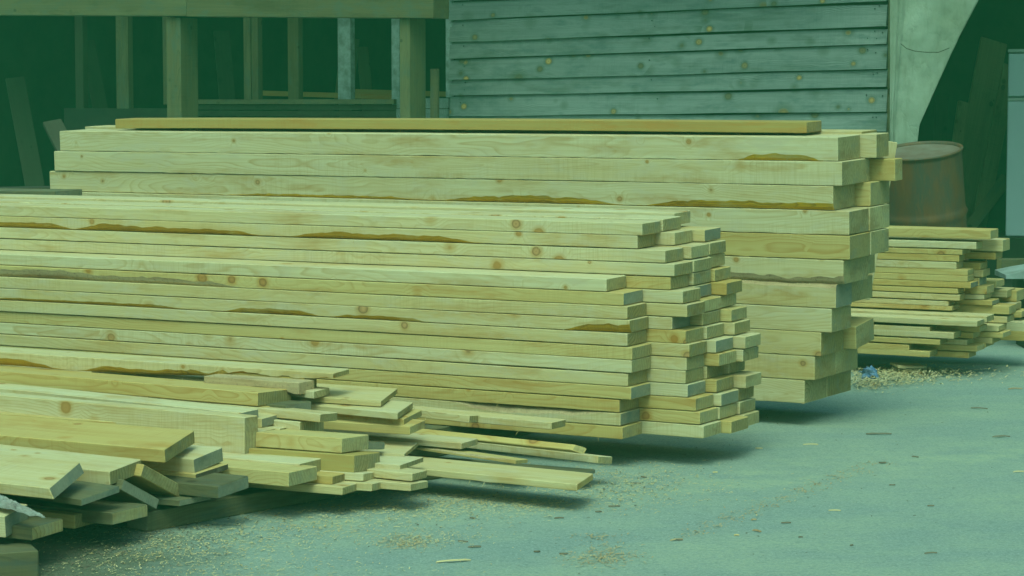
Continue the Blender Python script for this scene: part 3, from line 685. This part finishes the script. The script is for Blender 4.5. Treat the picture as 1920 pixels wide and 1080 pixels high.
for k, (px, py, wd_) in enumerate(((470, 182, 1.3), (640, 176, .9))):
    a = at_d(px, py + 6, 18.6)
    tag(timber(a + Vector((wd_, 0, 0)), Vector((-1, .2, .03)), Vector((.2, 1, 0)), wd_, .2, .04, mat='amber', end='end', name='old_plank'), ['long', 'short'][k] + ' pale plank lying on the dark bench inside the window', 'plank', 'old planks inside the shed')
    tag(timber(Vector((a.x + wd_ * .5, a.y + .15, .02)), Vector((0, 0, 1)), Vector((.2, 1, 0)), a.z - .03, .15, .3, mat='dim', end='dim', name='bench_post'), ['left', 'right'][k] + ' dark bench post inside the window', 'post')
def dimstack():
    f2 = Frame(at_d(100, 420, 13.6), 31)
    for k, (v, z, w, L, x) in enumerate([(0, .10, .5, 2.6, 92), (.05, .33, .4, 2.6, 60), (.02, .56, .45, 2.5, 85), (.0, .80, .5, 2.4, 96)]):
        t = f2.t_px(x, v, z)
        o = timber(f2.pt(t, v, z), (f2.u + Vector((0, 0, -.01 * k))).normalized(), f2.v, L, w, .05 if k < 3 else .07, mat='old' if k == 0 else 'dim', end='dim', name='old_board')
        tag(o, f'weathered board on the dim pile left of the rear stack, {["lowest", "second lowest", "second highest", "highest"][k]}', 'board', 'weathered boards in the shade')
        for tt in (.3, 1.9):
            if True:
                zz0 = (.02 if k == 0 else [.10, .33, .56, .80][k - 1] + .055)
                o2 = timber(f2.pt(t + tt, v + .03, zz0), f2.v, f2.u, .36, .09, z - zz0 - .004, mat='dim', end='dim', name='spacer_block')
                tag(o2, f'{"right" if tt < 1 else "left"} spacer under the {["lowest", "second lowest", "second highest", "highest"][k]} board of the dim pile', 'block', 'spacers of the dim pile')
dimstack()
# grey board just above the middle stack at the left edge
a = at_d(104, 374, 11.3)
tag(timber(a, Vector((-.95, .25, 0)), Vector((.25, .95, 0)), 2.2, .3, .04, mat='old', end='endgrey', name='old_board'), 'grey board lying flat left of the rear stack, just above the middle one', 'board')
for k, tt in enumerate((.3, 1.6)):
    q = a + Vector((-.95, .25, 0)) * tt + Vector((.02, .06, 0)); zz = a.z - .004
    tag(timber(Vector((q.x, q.y, .002)), Vector((0, 0, 1)), Vector((.25, .95, 0)), zz, .12, .1, mat='dim', end='dim', name='trestle_post'), ['right', 'left'][k] + ' stub post carrying the flat grey board', 'post')

# tarpaulin hanging at the doorway
def tarp():
    edge = [(1838, -60), (1835.5, 0), (1799, 69), (1775, 121), (1748, 179), (1723.5, 233.5), (1720.6, 262), (1717, 330)]
    ys = [-60 + i * 390 / 60 for i in range(61)]
    V = []; Fc = []; nx = 40
    def er(y):
        for (a, b) in zip(edge, edge[1:]):
            if a[1] <= y <= b[1]: return a[0] + (b[0] - a[0]) * (y - a[1]) / (b[1] - a[1])
        return edge[-1][0]
    for y in ys:
        xr = er(y)
        for i in range(nx + 1):
            q = i / nx; px = 1667.5 + (xr - 1667.5) * q
            p_ = at_d(px, y, 15.0)
            dx = (px - 1668) / 160
            wv = .010 * math.sin(dx * 9 + y * .004) + .02 * noise.noise(Vector((dx * 3, y * .012, 1))) + .005 * noise.noise(Vector((dx * 9, y * .05, 4))) + .012 * abs(noise.noise(Vector((dx * 2 + y * .01, dx * 4 - y * .012, 7)))) ** .6
            if q < .16: wv = -.02 + .012 * math.sin(q * 60)
            V.append((p_.x, p_.y + wv, p_.z))
    for j in range(len(ys) - 1):
        for i in range(nx):
            a = j * (nx + 1) + i; Fc.append((a, a + 1, a + nx + 2, a + nx + 1))
    o = link('tarpaulin', V, Fc, [M['tarp']], smooth=True)
    s = o.modifiers.new('thick', 'SOLIDIFY'); s.thickness = .003
    tag(o, 'dirty white tarpaulin hanging slanted beside the dark doorway', 'tarpaulin')
    # lashing cord
    pts = [(1689, 82), (1700, 91), (1716, 96), (1738, 98), (1760, 98), (1780, 90)]
    V = []; Fc = []; P3 = [at_d(q[0], q[1], 14.9) for q in pts]
    for q in P3:
        for k in range(6): V.append((q.x, q.y + .003 * math.cos(k * 1.047), q.z + .003 * math.sin(k * 1.047)))
    for a in range(len(P3) - 1):
        for k in range(6): Fc.append((a * 6 + k, a * 6 + (k + 1) % 6, a * 6 + 6 + (k + 1) % 6, a * 6 + 6 + k))
    oc = link('cord', V, Fc, [M['dim']]); oc.parent = o
tarp()
V2, F2 = [], []
# shed jamb behind the tarpaulin edge
Vv, Ff = [], []; box_tvz(fw, tA - .05, tA - .0, -.02, .08, .01, 3.1, Vv, Ff); part('door_jamb', Vv, Ff, M['old'])

# refrigerator
def rbox(name, x0, x1, y0, y1, z0, z1, m, par, bev=.01):
    V = [(x0, y0, z0), (x1, y0, z0), (x1, y1, z0), (x0, y1, z0), (x0, y0, z1), (x1, y0, z1), (x1, y1, z1), (x0, y1, z1)]
    Fc = [(0, 3, 2, 1), (4, 5, 6, 7), (0, 1, 5, 4), (1, 2, 6, 5), (2, 3, 7, 6), (3, 0, 4, 7)]
    o = link(name, V, Fc, [m]); o.parent = par
    b = o.modifiers.new('bev', 'BEVEL'); b.width = bev; b.segments = 3; return o
fd = 18.0
fpx = at_d(1885, 443, fd); ftop = at_d(1885, 92, fd); mid_ = at_d(1885, 183, fd)
fridge = empty('refrigerator', (fpx.x, fpx.y, fpx.z)); fridge.rotation_euler = (0, 0, R(-13))
tag(fridge, 'bluish white two-door refrigerator at the right picture edge', 'refrigerator')
hh = ftop.z - fpx.z; hm = mid_.z - fpx.z
rbox('cabinet', .0, .60, .05, .6, 0, hh - .03, M['fridge'], fridge)
rbox('door', .0, .60, .0, .046, .0, hm - .028, M['fridge'], fridge)
rbox('door', .0, .60, .0, .046, hm + .008, hh - .035, M['fridge'], fridge)
rbox('top_panel', -.004, .604, -.004, .61, hh - .028, hh, M['trim'], fridge)
rbox('door_trim', .0, .60, -.002, .046, hm - .026, hm - .003, M['trim'], fridge, .003)
rbox('handle', .54, .58, -.03, -.002, hm - .50, hm - .10, M['trim'], fridge, .006)
mg = rbox('magnet', .15, .21, -.008, -.001, hh - .20, hh - .14, M['magnet'], fridge, .004)
V = [(-.2, -.05, 0), (.9, -.05, 0), (.9, .7, 0), (-.2, .7, 0)]
zf = fpx.z
pl = rbox('plinth', -.15, .8, -.12, .7, -zf + .021, -.002, M['shade'], fridge)

# rusty drum
def drum():
    c = at_d(1724, 285, 13.2)
    r = .235; h = .88
    o = empty('oil_drum', (0, 0, 0))
    prof = []
    n = 40
    for i in range(n + 1):
        z = h * i / n; rr = r
        for rz in (.30, .60):
            rr += .012 * math.exp(-((z - h * rz) / .014) ** 2)
        prof.append((rr, z))
    prof += [(r + .008, h), (r + .008, h + .012), (r - .006, h + .012), (r - .008, h - .004)]
    V = []; Fc = []; k = 64
    for (rr, z) in prof:
        for a in range(k):
            an = 2 * math.pi * a / k; dent = 1 + .015 * noise.noise(Vector((math.cos(an) * 1.5, math.sin(an) * 1.5, z * 3)))
            V.append((rr * dent * math.cos(an), rr * dent * math.sin(an), z))
    for i in range(len(prof) - 1):
        for a in range(k): Fc.append((i * k + a, i * k + (a + 1) % k, (i + 1) * k + (a + 1) % k, (i + 1) * k + a))
    Fc.append(tuple(range(k))[::-1])
    b = link('drum_body', V, Fc, [M['rust']], smooth=True); b.parent = o
    V = []; Fc = []
    for i in range(9):
        rr = (r - .006) * i / 8
        for a in range(k):
            an = 2 * math.pi * a / k
            V.append((rr * math.cos(an), rr * math.sin(an), h - .004 + .010 * noise.noise(Vector((rr * 9 * math.cos(an), rr * 9 * math.sin(an), 0))) * (1 - i / 8)))
    for i in range(8):
        for a in range(k): Fc.append((i * k + a, i * k + (a + 1) % k, (i + 1) * k + (a + 1) % k, (i + 1) * k + a))
    l = link('drum_lid', V, Fc, [M['rustlid']], smooth=True); l.parent = o
    o.rotation_euler = (R(9.5), R(-6.5), R(0))
    rot = o.rotation_euler.to_matrix()
    o.location = c - rot @ Vector((0, 0, h))
    tag(o, 'rusty steel drum tipped toward the viewer beside the rear stack', 'drum')
    return o
dr = drum()
# timber blocks propping the drum
bb = dr.location
for k, (dx, dy) in enumerate(((-.14, .02), (.14, .02))):
    tag(timber(Vector((bb.x + dx - .06, bb.y - .2, .002)), Vector((0, 1, 0)), Vector((1, 0, 0)), .42, .12, max(.02, bb.z - .03), mat='dim', end='dim', name='block'), ['left', 'right'][k] + ' block under the rusty drum', 'block')

# things at the right edge behind the far stack
a = at_d(1878, 500, 14.2)
tag(timber(Vector((a.x, a.y, a.z - .03)), Vector((1, .1, 0)), Vector((-.1, 1, 0)), 1.5, .10, .075, mat='old', end='end', name='old_beam'), 'yellowish beam crossing behind the far right stack', 'beam')
tag(timber(Vector((a.x + .2, a.y + .02, .002)), Vector((0, 0, 1)), Vector((-.1, 1, 0)), a.z - .036, .1, .1, mat='dim', end='dim', name='post'), 'stub post carrying the yellowish beam behind the far stack', 'post')
def slab():
    a = at_d(1886, 523, 12.9); V = []; Fc = []; n = 12
    for i in range(n):
        q = i / (n - 1); zt = .045 * math.sin(min(1, q * 3) * math.pi / 2)
        x = a.x + q * 1.0
        for (yy, zz) in [(0, 0), (0, .02 + zt), (.3, .03 + zt), (.3, 0)]:
            V.append((x, a.y + yy + .01 * noise.noise(Vector((q * 5, yy, 0))), a.z + zz))
    for i in range(n - 1):
        for k in range(4): Fc.append((i * 4 + k, i * 4 + (k + 1) % 4, (i + 1) * 4 + (k + 1) % 4, (i + 1) * 4 + k))
    Fc += [(0, 3, 2, 1), ((n - 1) * 4, (n - 1) * 4 + 1, (n - 1) * 4 + 2, (n - 1) * 4 + 3)]
    tag(link('stone_slab', V, Fc, [M['slabstone']]), 'pale grey slab with a rounded end at the right edge', 'slab')
    e = link('support_block', *(lambda V, F: (V, F))(*mkbox(a.x + .12, a.x + .6, a.y + .03, a.y + .27, .002, a.z - .003)), [M['dim']])
    tag(e, 'dark block carrying the pale grey slab', 'block')
def mkbox(x0, x1, y0, y1, z0, z1):
    return ([(x0, y0, z0), (x1, y0, z0), (x1, y1, z0), (x0, y1, z0), (x0, y0, z1), (x1, y0, z1), (x1, y1, z1), (x0, y1, z1)],
            [(0, 3, 2, 1), (4, 5, 6, 7), (0, 1, 5, 4), (1, 2, 6, 5), (2, 3, 7, 6), (3, 0, 4, 7)])
slab()

# ------------------------------------------------------------------ litter on the ground
def chip(px, py, ln, wd, ang, m, lab, bend=.15, th=.004, name='bark_chip'):
    a = at_z(px, py, 0); V = []; Fc = []; n = 9; rs = random.Random(px * 7 + py); wd *= .72; th *= .7
    for i in range(n):
        q = i / (n - 1); x = (q - .5) * ln; w = wd * (.35 + .65 * math.sin(math.pi * min(1, max(0, q * .9 + .08)))) * rs.uniform(.4, 1.15) / 2
        zc = bend * ln * (.25 - (q - .5) ** 2) * rs.uniform(.8, 1.1) + .001; sk = wd * .25 * math.sin(q * 5 + px)
        for (yy, zz) in [(-w, zc), (0, zc + th * 1.3), (w, zc + th * .5), (w * .9, zc - .0005), (-w * .9, zc - .0005)]: V.append((x, yy + sk, max(zz, .0008)))
    for i in range(n - 1):
        for k in range(5): Fc.append((i * 5 + k, i * 5 + (k + 1) % 5, (i + 1) * 5 + (k + 1) % 5, (i + 1) * 5 + k))
    Fc += [(0, 1, 2, 3, 4), tuple((n - 1) * 5 + k for k in (4, 3, 2, 1, 0))]
    m4 = Matrix.Translation((a.x, a.y, .001)) @ Matrix.Rotation(ang, 4, 'Z')
    return tag(link(name, V, Fc, [M[m]], mw=m4), lab, 'wood chip', 'bark and wood chips on the asphalt')
chip(1648, 815, .105, .035, .05, 'chip', 'largest dark bark chip, alone right of the middle stack')
chip(1877, 820, .075, .022, .1, 'chip', 'dark bark chip near the right edge, below the far stack')
chip(1836, 767, .075, .018, -.3, 'chip', 'bark chip between the far stack and the right edge chip')
chip(1903, 730, .07, .03, .2, 'slab', 'pale brown chip near the right edge under the far stack')
chip(851, 1054, .105, .022, .25, 'pale', 'largest pale splinter, near the bottom centre', name='splinter')
chip(1048, 973, .032, .012, .2, 'chip', 'short brown chip in the open right of the long low plank')
chip(886, 973, .022, .010, -.5, 'chip', 'small brown chip below the long low plank')
chip(890, 1027, .04, .022, 0, 'chip', 'cluster-like dark chip left of the bottom centre')
chip(868, 1017, .033, .010, -.2, 'chip', 'thin dark chip just above the cluster-like one')
chip(1057, 1040, .026, .013, .3, 'chip', 'dark chip right of the largest pale splinter')
chip(1007, 1036, .02, .012, .2, 'chip', 'tiny dark chip between the splinter and its right neighbour')
chip(1152, 951, .04, .012, .1, 'chip', 'flat brown chip right of the front long plank tip')
chip(1122, 961, .022, .008, 0, 'chip', 'small flat brown chip left of its bigger neighbour')
chip(1207, 896, .025, .014, -.5, 'chip', 'curled dark chip right of the square-ended lath')
chip(1194, 908, .03, .012, .1, 'chip', 'brown chip just below the curled dark chip')
chip(1474, 982, .032, .012, -.05, 'chip', 'flat dark chip at the lower middle right')
chip(1413, 976, .018, .014, .3, 'slab', 'small tan chip left of the flat dark one')
chip(1381, 1005, .016, .016, 0, 'pale', 'tiny square pale chip at the lower middle')
chip(1420, 997, .035, .022, -.7, 'slab', 'grey-tan chip right of the tiny square one')
chip(1501, 1009, .014, .008, .2, 'chip', 'tiny red-brown chip below the flat dark one')
chip(1716, 858, .028, .014, -.5, 'chip', 'curled chip in the middle of the empty asphalt')
chip(1655, 869, .028, .02, 0, 'chip', 'ragged chip left of the curled one on the empty asphalt')
chip(1520, 835, .06, .006, .05, 'pale', 'long thin splinter before the rear stack', name='splinter')
chip(1423, 842, .028, .014, -.3, 'pale', 'small pale chip before the corner of the middle stack')
chip(1341, 887, .018, .012, 0, 'pale', 'tiny whitish chip before the middle stack')
chip(1745, 1039, .04, .010, .15, 'chip', 'reddish chip near the lower right')
chip(1565, 959, .04, .005, 0, 'pale', 'thin pale splinter near the lower middle right', name='splinter')
chip(1745, 950, .024, .010, 0, 'chip', 'brown chip above the reddish one at lower right')
chip(1673, 911, .022, .010, .2, 'chip', 'brown chip lying on the dusty track')
chip(1271, 1014, .03, .010, -.2, 'chip', 'dark chip at the start of the shavings streak')
chip(1597, 1024, .016, .01, 1.0, 'chip', 'tiny upright-lying dark chip at lower right centre')
chip(1910, 886, .045, .010, .3, 'pale', 'pale splinter at the right edge', name='splinter')
chip(1268, 1014, .045, .012, .4, 'slab', 'curled shaving at the lower middle')
# the flat offcut on the sawdust heap
a = at_z(1712, 702, 0)
tag(timber(Vector((a.x - .08, a.y - .03, .035)), Vector((1, .35, -.06)), Vector((-.35, 1, .1)), .16, .09, .012, mat='pale', end='endpale', name='offcut'), 'flat pale offcut lying on the sawdust heap', 'offcut')

def litter(name, lab, spots, n, lmin, lmax, m, seed, wmul=.09, zmax=.006, curl=0.0):
    """uncountable shavings: one mesh of thin bent slivers"""
    rs = random.Random(seed); V = []; Fc = []
    for (px, py, sx, sy, wt) in spots:
        for _ in range(int(n * wt)):
            x = rs.gauss(px, sx); y = rs.gauss(py, sy)
            if y < 690: continue
            a = at_z(x, y, 0); ln = rs.uniform(lmin, lmax); w = max(.0008, ln * wmul * rs.uniform(.5, 1.4)); an = rs.uniform(0, math.pi); z = rs.uniform(.001, zmax)
            d = Vector((math.cos(an), math.sin(an), 0)); s = Vector((-d.y, d.x, 0)) * w
            k = len(V); z1 = z + rs.uniform(0, .25) * ln; z2 = max(.0008, z + rs.uniform(-.1, .15) * ln)
            mid_ = a + s * rs.uniform(-2, 2) * curl
            for (p_, zz) in [(a - d * ln / 2, z), (mid_, z1), (a + d * ln / 2, z2)]:
                V.append((p_.x - s.x, p_.y - s.y, zz)); V.append((p_.x + s.x, p_.y + s.y, zz + .0006))
            Fc += [(k, k + 1, k + 3, k + 2), (k + 2, k + 3, k + 5, k + 4)]
    return tag(link(name, V, Fc, [M[m]]), lab, 'litter', kind='stuff')
litter('sawdust_shavings', 'pale sawdust and shavings strewn before the front pile', [(880, 945, 110, 14, 1), (1180, 905, 90, 22, 1.1), (700, 965, 120, 16, .7), (560, 990, 90, 18, .5), (350, 1020, 120, 22, .9), (400, 1070, 200, 20, .6), (800, 1010, 60, 10, .3), (1000, 935, 160, 14, .8)], 1300, .004, .016, 'pale', 1)
litter('sawdust_heap', 'heap of shavings and splinters at the foot of the far right stack', [(1660, 712, 45, 9, 1.3), (1700, 704, 40, 7, 1.2), (1625, 722, 20, 6, .5), (1790, 707, 60, 6, .3)], 1000, .006, .035, 'pale', 2, .08, .03, .5)
litter('shade_and_bark', 'dark bark debris added to deepen shade under the left end of the front pile', [(130, 1035, 90, 30, 1.6), (260, 1010, 70, 18, .7), (40, 1000, 80, 20, .6)], 700, .003, .014, 'chip', 9, .14, .006)  # bark debris thickened to darken the ground where the pile's shade falls
litter('bark_crumbs', 'small dark bark crumbs strewn over the asphalt', [(1400, 930, 330, 90, .5), (800, 975, 150, 30, .35), (1180, 910, 90, 25, .5), (1600, 800, 200, 50, .25), (350, 1000, 90, 22, .9)], 260, .003, .011, 'bark', 3, .25)
litter('streak_of_shavings', 'thin diagonal streak of shavings across the lower asphalt', [(1300 + k * 34, 1000 - k * 13, 18, 4, .12) for k in range(11)] + [(1120, 1050, 40, 9, .6), (760, 1018, 30, 7, .7), (1140, 1040, 30, 10, .4), (1125, 1008, 28, 4, .2)], 420, .004, .018, 'slab', 4, .1, .005, .5)
# loose grass-like strips of bast hanging under the pile, blue plastic bag
def bag():
    c = at_z(1631, 704, .03); V = []; Fc = []; n, k = 10, 14; c.z = .035
    for i in range(n + 1):
        th = math.pi * i / n
        for a in range(k):
            ph = 2 * math.pi * a / k; q = Vector((math.sin(th) * math.cos(ph), math.sin(th) * math.sin(ph), math.cos(th)))
            r = 1 + .7 * noise.noise(q * 2.3 + Vector((4, 0, 0))) + .35 * noise.noise(q * 6)
            V.append((c.x + q.x * .042 * r, c.y + q.y * .03 * r, max(.002, c.z + q.z * .036 * r)))
    for i in range(n):
        for a in range(k): Fc.append((i * k + a, i * k + (a + 1) % k, (i + 1) * k + (a + 1) % k, (i + 1) * k + a))
    tag(link('plastic_bag', V, Fc, [M['bluebag']]), 'crumpled blue and white plastic scrap beside the sawdust heap', 'plastic bag')
bag()

# ------------------------------------------------------------------ added haze, lifts the blacks and greens the whole view
V, Fc = mkbox(-48, 48, -40, 56, -1, 6.0)
hz = link('tint_haze_box', V, Fc, [bpy.data.materials.new('tint_haze')])
hm_ = hz.data.materials[0]; hm_.use_nodes = True; nt = hm_.node_tree; nt.nodes.clear()
out = nt.nodes.new('ShaderNodeOutputMaterial'); pv = nt.nodes.new('ShaderNodeVolumePrincipled')
nt.links.new(pv.outputs[0], out.inputs['Volume'])
pv.inputs['Color'].default_value = (.42, 1, .45, 1); pv.inputs['Density'].default_value = .0066
tag(hz, 'thin greenish haze added over the yard to lift its shadows', 'tint_haze_box', kind='stuff')

# ------------------------------------------------------------------ light
SUN_EL, SUN_AZ = 58.0, -170.0     # azimuth measured from +Y towards +X: behind the viewer, to the left
d = Vector((math.sin(R(SUN_AZ)) * math.cos(R(SUN_EL)), math.cos(R(SUN_AZ)) * math.cos(R(SUN_EL)), math.sin(R(SUN_EL))))
sl = bpy.data.lights.new('sun', 'SUN'); so = bpy.data.objects.new('sun', sl); COL.objects.link(so)
so.rotation_euler = (-d).to_track_quat('-Z', 'Y').to_euler(); sl.energy = 1.25; sl.angle = R(34); sl.color = (1, .96, .89)
w = bpy.data.worlds.new('World'); scene.world = w; w.use_nodes = True; nt = w.node_tree
bg = nt.nodes['Background']; sky = nt.nodes.new('ShaderNodeTexSky'); sky.sky_type = 'NISHITA'; sky.sun_disc = False
sky.sun_elevation = R(SUN_EL); sky.sun_rotation = R(SUN_AZ); sky.dust_density = 5; sky.air_density = 1.0; sky.ozone_density = 1
nt.links.new(sky.outputs[0], bg.inputs[0]); bg.inputs[1].default_value = .15

vs = scene.view_settings
vs.view_transform = 'Standard'; vs.look = 'None'; vs.gamma = 1; vs.use_curve_mapping = False; vs.exposure = .17
vs.use_white_balance = True; vs.white_balance_temperature = 5300; vs.white_balance_tint = -55
scene.cycles.use_denoising = True
scene.cycles.volume_bounces = 0; scene.cycles.max_bounces = 6; scene.cycles.diffuse_bounces = 3
scene.cycles.volume_step_rate = 5
